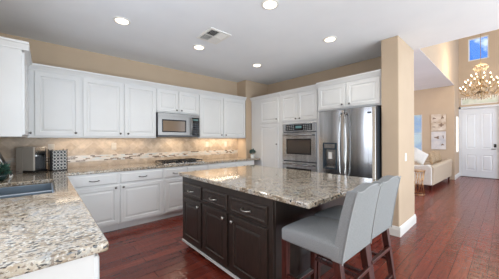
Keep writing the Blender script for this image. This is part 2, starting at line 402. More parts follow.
MB().grid([0, .04, .78, .82, 1.56, 1.6], [.02, .08], [0, .04, 1.01, 1.05], lambda i, j, k: not (i in (1, 3) and k == 1)).build('window_frame', TRIM, tr)

# ------------------------------------------------------------------ backsplash
bs = thing('tile_backsplash', 'beige diagonal travertine tile backsplash with a mosaic band behind the long counter', 'backsplash', (0, 0, 0))
MB().box(XL+.01, 3.53, 4.388, 4.399, .914, 1.005).build('tile_field', TILE, bs)
MB().box(XL+.01, 3.53, 4.388, 4.40, 1.10, 1.372).build('tile_field', TILE, bs)
MB().box(XL+.01, 3.53, 4.385, 4.40, 1.005, 1.10).build('mosaic_band', MOS, bs)

# ------------------------------------------------------------------ cabinets (local front faces -Y)
DOORPROF = [(0, 0), (0, -.017), (.003, -.02), (.052, -.02), (.058, -.011), (.070, -.011), (.092, -.018), (.096, -.018)]
DRAWPROF = [(0, 0), (0, -.012), (.012, -.02), (.016, -.02)]
def knob_part(door, x, z, m=PEWTER):
    k = MB().lathe([(.006, 0), (.006, .012), (.015, .018), (.016, .024), (.010, .029), (0, .030)], 14)
    k.xform(Matrix.Translation((x, -.02, z)) @ Matrix.Rotation(PI/2, 4, 'X')); k.build('knob', m, door, smooth=True)
def pull_part(dw, x, z, m=PEWTER):
    k = MB(); pts = [(x-.055, -.02, z), (x-.05, -.042, z), (x-.03, -.052, z-.004), (x, -.055, z-.006), (x+.03, -.052, z-.004), (x+.05, -.042, z), (x+.055, -.02, z)]
    k.tube(pts, [.008, .006, .005, .006, .005, .006, .008], 8)
    k.build('pull_handle', m, dw, smooth=True)
def cabinet(name, label, loc, rot, wd, dp, z0, z1, doors=(), drawers=(), m=WHITE, toe=0, crown=0, group=None, crown_l=0, crown_r=0, crown_hide=False, hw=PEWTER):
    r = thing(name, label, 'cabinet', loc, rot, group)
    b = MB()
    if toe:
        b.prism([(0, z0+toe), (0, z1), (dp, z1), (dp, z0), (.075, z0), (.075, z0+toe)], 0, wd)
    else: b.box(0, wd, 0, dp, z0, z1)
    b.build('cabinet_body', m, r, bevel=.002, seg=1)
    for x0, x1, a, c, kx, kz in doors:
        d = MB().rings(x0, x1, a, c, DOORPROF).build('door', m, r)
        if kx is not None: knob_part(d, kx, kz, hw)
    for x0, x1, a, c in drawers:
        d = MB().rings(x0, x1, a, c, DRAWPROF).build('drawer', m, r); pull_part(d, (x0+x1)/2, (a+c)/2, hw)
    if crown:
        pf = [(0, -.0), (-.012, 0), (-.016, .012), (-.040, .050), (-.052, .056), (-.055, .075), (-.0, .075)]
        MB().prism([(a+.0, crown+c-.0) for a, c in pf], -crown_l, wd+crown_r).build('crown_moulding', m, r)
    return r
UZ = 1.372; TOPZ = 2.26; CR = 2.255
dt = 2.235
gA = 'white wall cabinets over the long counter'
def upperA(x0, x1, doors, label, z0=UZ, **k):
    return cabinet('wall_cabinet', label, (x0, 4.09, 0), 0, x1-x0, .298, z0, TOPZ, doors, crown=CR, group=gA, **k)
upperA(-.172, .39, [(.072, .547, 1.395, dt, .497, 1.44)], 'white one-door wall cabinet in the corner above the coffee maker', crown_l=0)
upperA(.39, 1.455, [(.02, .545, 1.395, dt, .50, 1.44), (.565, 1.055, 1.395, dt, .61, 1.44)], 'white two-door wall cabinet between the corner cabinet and the microwave')
upperA(1.455, 2.285, [(.01, .408, 1.85, dt, .365, 1.885), (.418, .82, 1.85, dt, .462, 1.885)], 'short white two-door cabinet directly above the microwave', z0=1.83)
upperA(2.285, 3.525, [(.02, .585, 1.395, dt, .54, 1.44), (.60, 1.215, 1.395, dt, .655, 1.44)], 'white two-door wall cabinet right of the microwave')
# upper cabinet on the left wall, end panel faces the camera
lc = cabinet('wall_cabinet', 'white wall cabinet on the side wall showing its plain end panel', (-.175, 3.27, 0), PI/2, .80, .32, UZ, TOPZ,
        [(.02, .40, 1.395, dt, None, 0), (.42, .775, 1.395, dt, .70, 1.43)], crown=CR)
m = MB(); pf = [(0, 0), (-.012, 0), (-.016, .012), (-.040, .050), (-.052, .056), (-.055, .075), (0, .075)]
m.prism([(a, CR+c) for a, c in pf], -.055, .32, 'y')  # return moulding along the end panel, profile in (x,z)
m.build('crown_return', WHITE, lc)

gB = 'white base cabinets below the long counter'
def baseA(x0, x1, doors, drawers, label):
    return cabinet('base_cabinet', label, (x0, 3.79, 0), 0, x1-x0, .60, 0, .874, doors, drawers, toe=.10, group=gB)
dz0, dz1, wz0, wz1 = .125, .675, .705, .845
baseA(.17, .81, [(.04, .625, dz0, dz1, .59, .645)], [(.04, .625, wz0, wz1)], 'white base cabinet with one drawer and door beside the peninsula')
baseA(.81, 1.46, [(.015, .635, dz0, dz1, .05, .645)], [(.015, .635, wz0, wz1)], 'white base cabinet with one drawer and door, second from the peninsula')
baseA(1.46, 2.30, [(.02, .41, dz0, dz1, .375, .645), (.43, .82, dz0, dz1, .465, .645)], [(.02, .41, wz0, wz1), (.43, .82, wz0, wz1)], 'white base cabinet below the gas cooktop')
baseA(2.30, 3.525, [(.02, .68, dz0, dz1, .64, .645), (.70, 1.21, dz0, dz1, .74, .645)], [(.02, .68, wz0, wz1), (.70, 1.21, wz0, wz1)], 'white base cabinet between the cooktop cabinet and the tall pantry')

# left run / peninsula base cabinets, fronts face +X
cabinet('peninsula_cabinet', 'white end panel of the peninsula base under the granite corner', (.150, 1.12, 0), PI/2, 1.1, .62, 0, .874,
        [(.02, .54, dz0, dz1, .50, .645), (.56, 1.08, dz0, dz1, .60, .645)], [(.02, .54, wz0, wz1), (.56, 1.08, wz0, wz1)], toe=.10)
cabinet('sink_cabinet', 'white base cabinet underneath the double sink', (.150, 2.222, 0), PI/2, 1.22, .62, 0, .66,
        [(.02, .60, dz0, .60, .56, .57), (.62, 1.20, dz0, .60, .66, .57)], [], toe=.10)

# tall units, fronts face -X
gT = 'tall white cabinets around the oven and fridge'
cabinet('pantry_cabinet', 'tall white pantry cabinet between the counter end and the oven', (3.70, 4.07, 0), -PI/2, .92, .575, 0, TOPZ,
        [(.32, .86, 1.70, dt, .825, 1.775), (.32, .86, .125, 1.665, .825, 1.24)], toe=.10, crown=CR, group=gT)
# oven housing with a cavity
oc = thing('oven_cabinet', 'tall white cabinet housing the double wall oven', 'cabinet', (3.70, 3.145, 0), -PI/2, gT)
MB().grid([0, .06, .845, .895], [0, .56, .575], [0, .10, .26, 1.655, TOPZ], lambda i, j, k: not (j == 0 and i == 1 and k == 2) and not (k == 0 and False)).build('cabinet_body', WHITE, oc)
for x0, x1, kx in ((.03, .442, .40), (.452, .865, .494)):
    d = MB().rings(x0, x1, 1.70, dt, DOORPROF).build('door', WHITE, oc); knob_part(d, kx, 1.745)
MB().prism([(a, CR+c) for a, c in pf], 0, .895).build('crown_moulding', WHITE, oc)
d = MB().rings(.03, .865, .115, .245, DRAWPROF).build('drawer', WHITE, oc); pull_part(d, .45, .18)
fc = cabinet('fridge_cabinet', 'white two-door cabinet above the stainless fridge', (3.66, 2.25, 0), -PI/2, 1.055, .615, 1.83, TOPZ+.01,
        [(.03, .515, 1.855, dt+.01, .465, 1.905), (.535, 1.03, 1.855, dt+.01, .585, 1.905)], crown=CR+.01, group=gT)
MB().box(0, .02, 0, .61, 0, 1.83).build('side_panel', WHITE, fc)

# ------------------------------------------------------------------ granite worktops
ct = MB().grid([XL, -.38, .055, .194, 3.697], [1.086, 2.42, 2.755, 2.785, 3.29, 3.765, 4.388], [.874, .914],
    lambda i, j, k: (i < 3 or j == 5) and not (i == 1 and j in (1, 2, 3)))
ct = ct.build('granite_worktop', GRAN, bevel=.009, seg=3)
tag(ct, 'beige speckled granite worktop running from the peninsula along the tiled wall', 'worktop')
sk = thing('double_sink', 'stainless double-bowl sink set into the granite worktop', 'sink', (0, 0, 0))
def basin(x0, x1, y0, y1, z0, z1, z2):
    m = MB(); t = .012
    b = m.grid([x0-t, x0, x1, x1+t], [y0-t, y0, y1, y1+t], [z0-t, z0, z1], lambda i, j, k: k == 0 or i != 1 or j != 1).build('basin', SINKM, sk, bevel=.004)
    MB().lathe([(.045, 0), (.045, .003), (.03, .004), (.03, .001)], 18, ((x0+x1)/2, (y0+y1)/2), z0).build('drain', STEEL, b)
basin(-.368, .043, 2.782, 3.278, .70, .872, 0)
MB().box(-.368, .043, 2.754, 2.786, .8725, .876).build('divider_rim', mat('satin pale steel', (.55, .60, .66), .3), sk)
MB().box(.045, .053, 2.43, 3.28, .86, .876).build('side_glint', mat('painted sink glint', (.5, .62, .75), .3), sk)  # pale blue strip paints the daylight reflected on the sink's side
basin(-.368, .043, 2.432, 2.758, .70, .872, 0)

# ------------------------------------------------------------------ island
ib = thing('kitchen_island', 'dark espresso kitchen island with raised-panel doors and nickel handles', 'island', (1.31, 2.76, 0), -PI/2)
W = 1.56
b = MB().prism([(0, .075), (0, .872), (1.24, .872), (1.24, .075), (1.17, .075), (1.17, 0), (.06, 0), (.06, .075)], 0, W).build('island_body', DARK, ib, bevel=.003, seg=1)
for x0, x1, kx in ((.05, .49, .445), (.53, .98, .935), (1.03, 1.51, 1.075)):
    d = MB().rings(x0, x1, .115, .625, DOORPROF).build('door', DARK, ib); knob_part(d, kx, .575, NICKEL)
    d = MB().rings(x0, x1, .655, .80, [(0, 0), (0, -.012), (.010, -.02), (.024, -.02), (.030, -.014), (.034, -.014)]).build('drawer', DARK, ib); pull_part(d, (x0+x1)/2, .727, NICKEL)
MB().box(0, W, -.012, .0, .050, .074).build('kick_strip', PLASTIC, ib)
m = MB().rings(.02, 1.22, .10, .865, [(0, 0), (0, -.005), (.003, -.007)])
m.xform(Matrix.Translation((W, 0, 0)) @ Matrix.Rotation(PI/2, 4, 'Z')).build('end_panel', DARK, ib)
it = MB().box(1.275, 2.59, .852, 2.81, .874, .914).build('island_worktop', GRAN, bevel=.010, seg=3)
tag(it, 'speckled granite slab on top of the dark island', 'worktop')

# ------------------------------------------------------------------ microwave
STEELM = mat('satin stainless steel', (.33, .325, .32), .38, 1)
mw = thing('microwave', 'stainless over-the-range microwave above the gas cooktop', 'microwave', (1.462, 4.015, 1.392))
MB().box(.0, .80, .02, .36, .0, .425).build('body', CHAR, mw, bevel=.003)
MB().grid([.0, .07, .525, .60], [0, .02], [.03, .085, .31, .37], lambda i, j, k: not (i == 1 and k == 1)).build('door', STEELM, mw, bevel=.003)
MB().grid([.07, .09, .505, .525], [.004, .02], [.085, .105, .29, .31], lambda i, j, k: not (i == 1 and k == 1)).build('window_surround', BLACK, mw)
MB().box(.09, .505, .008, .014, .105, .29).build('window', mat('microwave window', (.22, .16, .11), .12), mw)
cp = MB().box(.645, .80, 0, .02, .03, .37).build('control_panel', BLACKGL, mw, bevel=.002)
for i in range(3):
    for j in range(5): MB().box(.665+i*.042, .695+i*.042, -.002, 0, .06+j*.045, .085+j*.045).build('button', CHAR, cp)
MB().box(.67, .775, -.002, 0, .315, .345).build('display', DISPLAY, cp)
MB().tube([(.622, 0, .05), (.622, -.035, .07), (.622, -.042, .20), (.622, -.035, .33), (.622, 0, .35)], .011, 10).build('handle', STEELM, mw, smooth=True)
MB().box(.60, .645, .004, .02, .03, .37).build('handle_rail', STEELM, mw)
m = MB(); m.box(0, .80, 0, .02, .37, .425); m.build('vent_panel', STEELM, mw, bevel=.003)
MB().box(.0, .80, .0, .02, 0, .03).build('lower_rail', CHAR, mw)

# ------------------------------------------------------------------ cooktop
ck = thing('gas_cooktop', 'black gas cooktop with cast iron grates set in the long counter', 'cooktop', (1.49, 3.84, .914))
MB().box(0, .78, 0, .48, 0, .012).build('cooktop_plate', STEEL, ck, bevel=.004)
for i in range(3):
    x0 = .02+i*.25
    g = MB()
    for yy in (.04, .24, .44): g.box(x0, x0+.235, yy-.006, yy+.006, .035, .05)
    for xx in (x0+.006, x0+.117, x0+.229): g.box(xx-.006, xx+.006, .034, .446, .035, .05)
    for xx in (x0+.006, x0+.229):
        for yy in (.04, .44): g.box(xx-.007, xx+.007, yy-.007, yy+.007, .012, .05)
    g.build('grate', BLACK, ck)
for cx, cy_, r in ((.137, .13, .04), (.137, .35, .032), (.387, .26, .05), (.637, .13, .032), (.637, .35, .04)):
    MB().lathe([(r*1.3, 0), (r*1.3, .008), (r, .010), (r, .02), (r*.5, .024)], 18, (cx, cy_), .012).build('burner', BLACK, ck)
for i in range(5):
    MB().lathe([(.018, 0), (.017, .022), (.012, .026), (0, .026)], 14, (.25+i*.07, .018), .012).build('knob', BLACK, ck, smooth=False)

# ------------------------------------------------------------------ wall oven (faces -X)
ov = thing('double_wall_oven', 'stainless double wall oven built into the tall cabinet', 'oven', (3.70, 3.085, 0), -PI/2)
OG = mat('oven door glass', (.06, .05, .045), .05)
MB().box(.002, .782, .0, .54, .265, 1.652).build('oven_body', CHAR, ov)
cp = MB().box(.0, .785, -.022, 0, 1.485, 1.652).build('control_panel', STEEL, ov, bevel=.003)
MB().box(.08, .70, -.025, -.021, 1.51, 1.63).build('display_glass', BLACKGL, cp)
MB().box(.33, .47, -.027, -.024, 1.555, 1.60).build('clock_display', DISPLAY, cp)
KEYM = mat('keypad print', (.35, .36, .36), .4)
for i in range(4):
    for j in range(3):
        MB().box(.11+i*.05, .14+i*.05, -.027, -.024, 1.525+j*.035, 1.54+j*.035).build('button', KEYM, cp)
        MB().box(.51+i*.045, .535+i*.045, -.027, -.024, 1.525+j*.035, 1.54+j*.035).build('button', KEYM, cp)
def oven_door(z0, z1):
    wz = (z0+.13 if z1-z0 > .5 else z0+.1, z1-.12)
    d = MB().grid([0, .10, .685, .785], [-.03, 0], [z0, wz[0], wz[1], z1], lambda i, j, k: not (i == 1 and k == 1)).build('oven_door', STEEL, ov, bevel=.003)
    MB().box(.10, .685, -.024, -.012, wz[0], wz[1]).build('door_window', OG, d)
    MB().grid([.098, .125, .66, .687], [-.0265, -.022], [wz[0]-.002, wz[0]+.025, wz[1]-.025, wz[1]+.002], lambda i, j, k: not (i == 1 and k == 1)).build('window_surround', BLACK, d)
    h = MB(); zh = z1-.05
    h.tube([(.05, -.075, zh), (.735, -.075, zh)], .013, 10); h.tube([(.09, -.03, zh), (.09, -.075, zh)], .009, 8); h.tube([(.695, -.03, zh), (.695, -.075, zh)], .009, 8)
    h.build('handle', STEEL, d, smooth=True)
oven_door(.915, 1.470)
oven_door(.275, .895)

# ------------------------------------------------------------------ fridge (faces -X)
fr = thing('french_door_fridge', 'stainless french-door fridge with a water dispenser in its door', 'fridge', (3.50, 2.115, 0), -PI/2)
FWd = .90
MB().box(0, FWd, .0, .74, .02, 1.80).build('fridge_body', STEELD, fr, bevel=.004)
MB().box(.03, FWd-.03, .05, .7, 0, .02).build('plinth', BLACK, fr)
def fridge_door(x0, x1, z0, z1, nm, hole=None):
    n = 12
    def yf(x):
        u = (x-x0)/(x1-x0)*2-1
        return -.052-.022*(1-u*u)-(0 if abs(u) < .97 else -.012)
    xs = [x0+(x1-x0)*i/n for i in range(n+1)]
    if hole:
        hx0, hx1, hz0, hz1 = hole
        xs = sorted(set([x for x in xs if min(abs(x-hx0), abs(x-hx1)) > .012]+[hx0, hx1])); zs = [z0, hz0, hz1, z1]
    else: zs = [z0, z1]
    m = MB(); m.grid(xs, [0, 1], zs, lambda i, j, k: not (hole and zs[k] == hole[2] and hole[0] <= xs[i] < hole[1]))
    for v in m.bm.verts:
        v.co.y = yf(v.co.x) if v.co.y < .5 else -.004
    return m.build(nm, STEEL, fr, bevel=.004)
hole = (.105, .335, .86, 1.275)
fl = fridge_door(.003, .447, .70, 1.795, 'door', hole)
fr2 = fridge_door(.453, .897, .70, 1.795, 'door')
fz = fridge_door(.003, .897, .06, .69, 'freezer_drawer')
dp = MB().grid([.10, .12, .32, .34], [-.082, -.03, -.02], [.855, .875, 1.17, 1.28], lambda i, j, k: (j == 1) or not (i == 1 and k == 1)).build('water_dispenser', mat('blue black plastic', (.03, .045, .06), .15), fl, bevel=.003)
MB().box(.122, .318, -.034, -.0305, .886, 1.168).build('dispenser_back', STEEL, dp)
MB().box(.13, .31, -.085, -.081, 1.19, 1.26).build('dispenser_display', STEEL, dp)
MB().box(.12, .32, -.078, -.03, .875, .885).build('drip_tray', STEEL, dp)
MB().box(.19, .25, -.06, -.045, 1.02, 1.13).build('dispenser_paddle', PLASTIC, dp)
for x, d in ((.415, fl), (.485, fr2)):
    s_ = -1 if x < .45 else 1
    pts = [(x, -.055, 1.74), (x+s_*.002, -.10, 1.70)]+[(x+s_*(.002+.018*math.sin(PI*k/8)), -.118, 1.66-k*.105) for k in range(9)]+[(x+s_*.002, -.10, .78), (x, -.055, .74)]
    MB().tube(pts, .013, 10).build('handle', STEEL, d, smooth=True)
MB().tube([(.08, -.06, .62), (.09, -.115, .62), (.81, -.115, .62), (.82, -.06, .62)], .012, 10).build('handle', STEEL, fz, smooth=True)
MB().box(.80, .85, -.070, -.060, 1.70, 1.725).build('maker_badge', CHAR, fr2)

# ------------------------------------------------------------------ bar stools (local: faces +Y, back at y=0)
def make_stool(label):
    r = thing('bar_stool', label, 'bar stool', (0, 0, 0), 0, 'grey upholstered bar stools at the island')
    hw = .212; n = 12
    # seat
    m = MB(); xs = [-hw+2*hw*i/n for i in range(n+1)]; ys = [.0+.46*i/10 for i in range(11)]
    m.grid(xs, ys, [.60, .70], lambda i, j, k: True)
    for v in m.bm.verts:
        u = v.co.x/hw; q = (v.co.y-.23)/.23
        if v.co.z > .65: v.co.z += .022*(1-abs(u)**3)*(1-abs(q)**4)-.012*max(0, q)**2; 
        if q > .8: v.co.y -= .012*abs(u)**6
    m.build('seat', FABRIC, r, bevel=.018, seg=3, smooth=True)
    # backrest, camel shape, raked
    m = MB(); top = lambda u: 1.024+.030*(math.cos(PI*min(1, (abs(u)/.80)**1.6))*.5+.5) + (.010*max(0, (abs(u)-.80)/.2))
    F, B = [], []; nz = 10
    for i in range(n+1):
        u = i/n*2-1; x = u*(hw+.0)
        for lst, th in ((B, 0), (F, 1)):
            col_ = []
            for k in range(nz+1):
                z = .598+(top(u)-.598)*k/nz
                y = -.012-(z-.598)*.125-.025*((z-.598)/.45)**2 + (.074-.012*(k/nz) if th else 0) + (.018*(1-u*u) if not th else .01*(1-u*u))*-1*(k/nz)
                col_.append(m.bm.verts.new((x*(1-.13*(k/nz)), y, z)))
            lst.append(col_)
    for i in range(n):
        for k in range(nz):
            m.bm.faces.new((B[i][k], B[i+1][k], B[i+1][k+1], B[i][k+1])); m.bm.faces.new((F[i][k], F[i][k+1], F[i+1][k+1], F[i+1][k]))
        m.bm.faces.new((B[i][nz], B[i+1][nz], F[i+1][nz], F[i][nz])); m.bm.faces.new((B[i][0], F[i][0], F[i+1][0], B[i+1][0]))
    for k in range(nz):
        m.bm.faces.new((B[0][k], B[0][k+1], F[0][k+1], F[0][k])); m.bm.faces.new((B[n][k], F[n][k], F[n][k+1], B[n][k+1]))
    bk = m.build('backrest', FABRIC, r, bevel=.010, seg=2)
    m = MB()
    for s_ in (-1, 1):
        cols = B[0] if s_ < 0 else B[n]
    # piping along the rear outline
    pts = []
    def pt(u, k):
        z = .598+(top(u)-.598)*k/nz
        return (u*hw*(1-.13*(k/nz)), -.012-(z-.598)*.125-.025*((z-.598)/.45)**2-.018*(1-u*u)*(k/nz)-.001, z)
    pts = [pt(-1, k) for k in range(nz+1)]+[pt(i/n*2-1, nz) for i in range(1, n)]+[pt(1, nz-k) for k in range(nz+1)]
    m.tube(pts, .0035, 6).build('piping', PIPING, bk)
    # legs and stretchers
    lx = hw-.028
    for sx in (-1, 1):
        MB().bar((sx*lx, .425, .61), (sx*(lx+.0), .435, 0), .046, .034).build('leg', MAHOG, r, bevel=.003)
        MB().bar((sx*lx, .03, .61), (sx*(lx+.004), -.055, 0), .048, .034).build('leg', MAHOG, r, bevel=.003)
    st = MB().bar((-lx, .43, .24), (lx, .43, .24), .028).build('footrest', MAHOG, r, bevel=.003)
    MB().box(-lx+.03, lx-.03, .414, .446, .254, .258).build('foot_plate', NICKEL, st)
    for sx in (-1, 1): MB().bar((sx*lx, -.02, .34), (sx*lx, .43, .34), .024).build('stretcher', MAHOG, r, bevel=.003)
    MB().bar((-lx, -.01, .44), (lx, -.01, .44), .024).build('stretcher', MAHOG, r, bevel=.003)
    MB().bar((-lx, -.025, .22), (lx, -.025, .22), .024).build('stretcher', MAHOG, r, bevel=.003)
    return r
s1 = make_stool('grey upholstered bar stool with camel back at the near corner of the island'); s1.location = (1.49, .645, 0)
s2 = dup(s1, (1.93, .655, 0), -.03, 'grey bar stool nearer the fridge, partly hidden by the other stool')

# ------------------------------------------------------------------ things on the counter
TANK = mat('satin grey plastic', (.40, .37, .33), .4)
cf = thing('coffee_maker', 'steel and black pod coffee maker on the granite counter', 'coffee maker', (-.115, 4.065, .914), math.radians(46))
m = MB(); m.prism([(0, 0), (.205, 0), (.205, .32), (.18, .34), (.02, .34), (0, .32)], .145, .24, 'y'); m.build('water_tank', TANK, cf, bevel=.006)
MB().box(0, .205, 0, .15, 0, .03).build('drip_base', BLACK, cf, bevel=.006)
m = MB(); m.box(0, .025, .0, .145, .03, .335); m.build('side_panel', TANK, cf, bevel=.004)
m = MB(); m.box(.18, .205, .02, .145, .03, .335); m.build('side_panel', STEEL, cf, bevel=.004)
m = MB(); m.box(.025, .18, .01, .145, .235, .335); m.tube([(.10, .06, .235), (.10, .06, .205)], .022, 12); m.build('brew_head', STEEL, cf, bevel=.006)
MB().box(.025, .18, .10, .145, .03, .235).build('back_panel', BLACK, cf)
MB().box(.04, .165, .015, .095, .03, .036).build('drip_tray', STEEL, cf)

rk = thing('pod_rack', 'black square rack with a white lattice pattern beside the coffee maker', 'rack', (.15, 4.13, .914), math.radians(18))
MB().box(-.085, .085, 0, .12, 0, .015).build('rack_base', BLACK, rk, bevel=.003)
MB().box(-.078, .078, .008, .112, .015, .285).build('rack_box', CHAR, rk, bevel=.003)
m = MB()
for i in range(4):
    for j in range(6):
        cx, cz = -.058+i*.0385, .038+j*.044
        m.tube([(cx+.019*math.cos(a*PI/4), -.001, cz+.021*math.sin(a*PI/4)) for a in range(8)], .0036, 5, closed=True)
m.build('lattice', PLASTIC, rk)
for sx in (-1, 1): MB().tube([(sx*.085, .0, 0), (sx*.085, .0, .30)], .005, 6).build('post', BLACK, rk)
for sx in (-1, 1): MB().tube([(sx*.085, .12, 0), (sx*.085, .12, .30)], .005, 6).build('post', BLACK, rk)

def leafy(r, n, rad, zc, size, m, nm='foliage', seed=1, zs=1.0):
    rnd = random.Random(seed); b = MB()
    for k in range(n):
        th = rnd.uniform(0, 2*PI); ph = math.acos(rnd.uniform(-.6, 1)); q = rad*rnd.uniform(.55, 1)
        p = Vector((q*math.sin(ph)*math.cos(th), q*math.sin(ph)*math.sin(th), zc+q*zs*math.cos(ph)))
        d = (p-Vector((0, 0, zc-rad*.5))).normalized(); a = d.cross(Vector((rnd.uniform(-1, 1), rnd.uniform(-1, 1), rnd.uniform(-1, 1)))).normalized(); s = size*rnd.uniform(.7, 1.2)
        nn = d.cross(a)*s*.12
        v = [b.bm.verts.new(x) for x in (p-d*s*.5, p+a*s*.28, p+d*s*.6, p-a*s*.28)]; t_ = b.bm.verts.new(p+nn)
        for i in range(4): b.bm.faces.new((v[i], v[(i+1) % 4], t_))
    return b.build(nm, m, r)
pp = thing('potted_plant', 'small blue-green bushy plant in a white pot at the counter end by the pantry', 'plant', (3.60, 3.93, .914))
MB().lathe([(.038, 0), (.048, .07), (.05, .075), (.043, .075), (.04, .06)], 18).build('pot', POTW, pp, smooth=False)
leafy(pp, 160, .072, .135, .035, LEAFB, seed=3)
MB().tube([(0, 0, .05), (.004, 0, .12)], .004, 6).build('stem', MAHOG, pp)

pl = thing('leafy_plant', 'dark green leafy plant in a round bowl at the edge of the sink counter', 'plant', (-.36, 3.52, .914))
MB().lathe([(.03, 0), (.06, .012), (.075, .045), (.07, .075), (.062, .075), (.06, .05)], 20).build('bowl', DKPOT, pl, smooth=True)
leafy(pl, 150, .085, .10, .05, LEAF, seed=5)
m = MB()
for a, l_ in ((.3, .17), (1.0, .15), (-.4, .16)): m.tube([(0, 0, .06), (.06*math.cos(a), .06*math.sin(a), .11), (l_*math.cos(a), l_*math.sin(a), .10+.02*a)], .002, 5)
m.build('stem', MAHOG, pl)
tb = thing('tablet', 'silver-edged tablet leaning on the wall behind the leafy plant', 'tablet', (-.285, 3.80, .9185))
m = MB().box(-.012, 0, -.12, .12, 0, .36).xform(Matrix.Rotation(-.36, 4, 'Y')); m.build('case', PLASTIC, tb, bevel=.003)
m = MB().box(0, .002, -.108, .108, .018, .342).xform(Matrix.Rotation(-.36, 4, 'Y')); m.build('screen', mat('blue black screen', (.02, .05, .08), .06), tb)

# outlets and switch
def plate(name, label, cat, loc, rot, kind, group=None):
    r = thing(name, label, cat, loc, rot, group)
    MB().box(-.036, .036, -.006, 0, -.058, .058).build('cover_plate', PLATE if kind == 'outlet' else PLASTIC, r, bevel=.002)
    if kind == 'outlet':
        for dz in (-.022, .022): MB().box(-.016, .016, -.009, -.005, dz-.014, dz+.014).build('socket', PLATE, r, bevel=.001)
    else: MB().box(-.017, .017, -.012, -.005, -.034, .034).build('rocker', PLASTIC, r, bevel=.001)
    return r
gO = 'outlets on the tile backsplash'
plate('wall_outlet', 'pale outlet on the tile behind the coffee maker', 'outlet', (.065, 4.388, 1.225), 0, 'outlet', gO)
plate('wall_outlet', 'pale outlet on the tile below the second wall cabinet left of the cooktop', 'outlet', (.86, 4.388, 1.235), 0, 'outlet', gO)
plate('wall_outlet', 'pale outlet on the tile just right of the cooktop', 'outlet', (2.66, 4.388, 1.235), 0, 'outlet', gO)
plate('wall_outlet', 'pale outlet on the tile between the cooktop outlet and the potted plant', 'outlet', (3.16, 4.388, 1.235), 0, 'outlet', gO)
plate('light_switch', 'white rocker light switch on the tan wall beside the fridge', 'switch', (3.90, .97, 1.07), 0, 'switch')

# ------------------------------------------------------------------ recessed lights and vent
def downlight(x, y, label, first=[None]):
    if first[0] is None:
        r = thing('recessed_light', label, 'ceiling light', (x, y, H), 0, 'recessed ceiling lights')
        MB().lathe([(.068, -.001), (.095, -.001), (.092, -.007), (.07, -.010), (.068, -.006)], 28).build('trim_ring', TRIM, r)
        MB().lathe([(0, -.004), (.069, -.004), (.069, -.012), (0, -.013)], 28).build('lamp_lens', LAMPE, r)
        first[0] = r
    else: r = dup(first[0], (x, y, H), None, label)
    l = bpy.data.lights.new('downlight', 'SPOT'); l.energy = 15; l.color = (1, .93, .80); l.spot_size = 2.4; l.spot_blend = .8; l.shadow_soft_size = .07
    o = bpy.data.objects.new('downlight_beam', l); C.objects.link(o); o.location = (x, y, H-.03)
downlight(.683, 3.022, 'glowing recessed ceiling light nearest the side wall cabinets')
downlight(1.754, 3.11, 'glowing recessed ceiling light right beside the air vent')
downlight(1.76, 1.64, 'glowing recessed ceiling light above the island, at the top edge of the photo')
downlight(3.006, 1.65, 'glowing recessed ceiling light in front of the fridge')
downlight(2.999, 3.136, 'glowing recessed ceiling light in front of the oven and pantry corner')
vt = thing('ceiling_vent', 'square white ceiling air vent with slanted louvres', 'vent', (1.72, 2.65, H))
MB().grid([-.165, -.13, .13, .165], [-.19, -.155, .155, .19], [-.012, 0], lambda i, j, k: i != 1 or j != 1).build('vent_frame', TRIM, vt, bevel=.003)
MB().box(-.13, .13, -.155, .155, -.003, 0).build('vent_backing', mat('painted duct shade', (.02, .02, .02), .8), vt)  # black sheet stands in for the shade inside the duct
m = MB(); m.box(-.13, .13, -.006, .006, -.014, -.003); m.box(-.006, .006, -.155, .155, -.014, -.003); m.build('vent_divider', TRIM, vt)
def slat(a0, a1, b, along, tilt, nm='louvre'):
    m = MB()
    if along == 'x': m.box(a0, a1, -.010, .010, -.001, .001).xform(Matrix.Translation((0, b, -.011)) @ Matrix.Rotation(tilt, 4, 'X'))
    else: m.box(-.010, .010, a0, a1, -.001, .001).xform(Matrix.Translation((b, 0, -.011)) @ Matrix.Rotation(tilt, 4, 'Y'))
    m.build(nm, TRIM, vt)
for q in range(6):
    slat(.008, .128, -.140+q*.024, 'x', -.35)
    slat(-.128, -.008, .020+q*.024, 'x', .75)
for q in range(5):
    slat(.012, .150, .020+q*.024, 'y', .4)
    slat(-.150, -.012, -.118+q*.024, 'y', -.75)

# under-cabinet lamps (small strips below the wall cabinets)
for x0, x1, e in ((.10, 1.35, 1.6), (2.4, 3.45, 3.0)):
    a_ = area('under_cabinet_lamp', ((x0+x1)/2, 4.25, 1.366), ((x0+x1)/2, 4.30, .9), x1-x0, .05, e, (1, .84, .64))
area('cooktop_lamp', (1.86, 4.2, 1.388), (1.86, 4.2, .9), .4, .1, 1.6, (1, .85, .65))

# ------------------------------------------------------------------ living room and foyer
sf = thing('sofa', 'cream upholstered sofa seen from behind in the living room', 'sofa', (7.44, 1.25, 0), -.03)
LS = 2.40
m = MB(); m.box(0, LS, 0, .84, .13, .42).build('sofa_base', LINEN, sf, bevel=.02)
m = MB(); m.prism([(0, .13), (-.02, .66), (.01, .70), (.09, .70), (.15, .42), (.15, .13)], .0, LS)
for v in m.bm.verts:
    if v.co.z > .6 and v.co.x < .1: v.co.z -= .07
m.build('sofa_back', LINEN, sf, bevel=.02)
for x0 in (-.04, LS-.14):
    m = MB(); m.prism([(.02, .13), (.02, .60), (.10, .665), (.20, .64), (.80, .60), (.86, .56), (.86, .13)], x0, x0+.18).build('armrest', WLINEN if x0 < 0 else LINEN, sf, bevel=.03, seg=3)  # near armrest gets the paler linen so that it looks lit
for i in range(2): MB().box(.15+i*1.05, 1.18+i*1.05, .20, .86, .42, .56).build('seat_cushion', LINEN, sf, bevel=.04, seg=3)
for x, y in ((.06, .06), (LS-.06, .06), (.06, .78), (LS-.06, .78)): MB().bar((x, y, .14), (x, y, 0), .06, .04).build('leg', MAHOG, sf)
gP = 'throw pillows on the cream sofa'
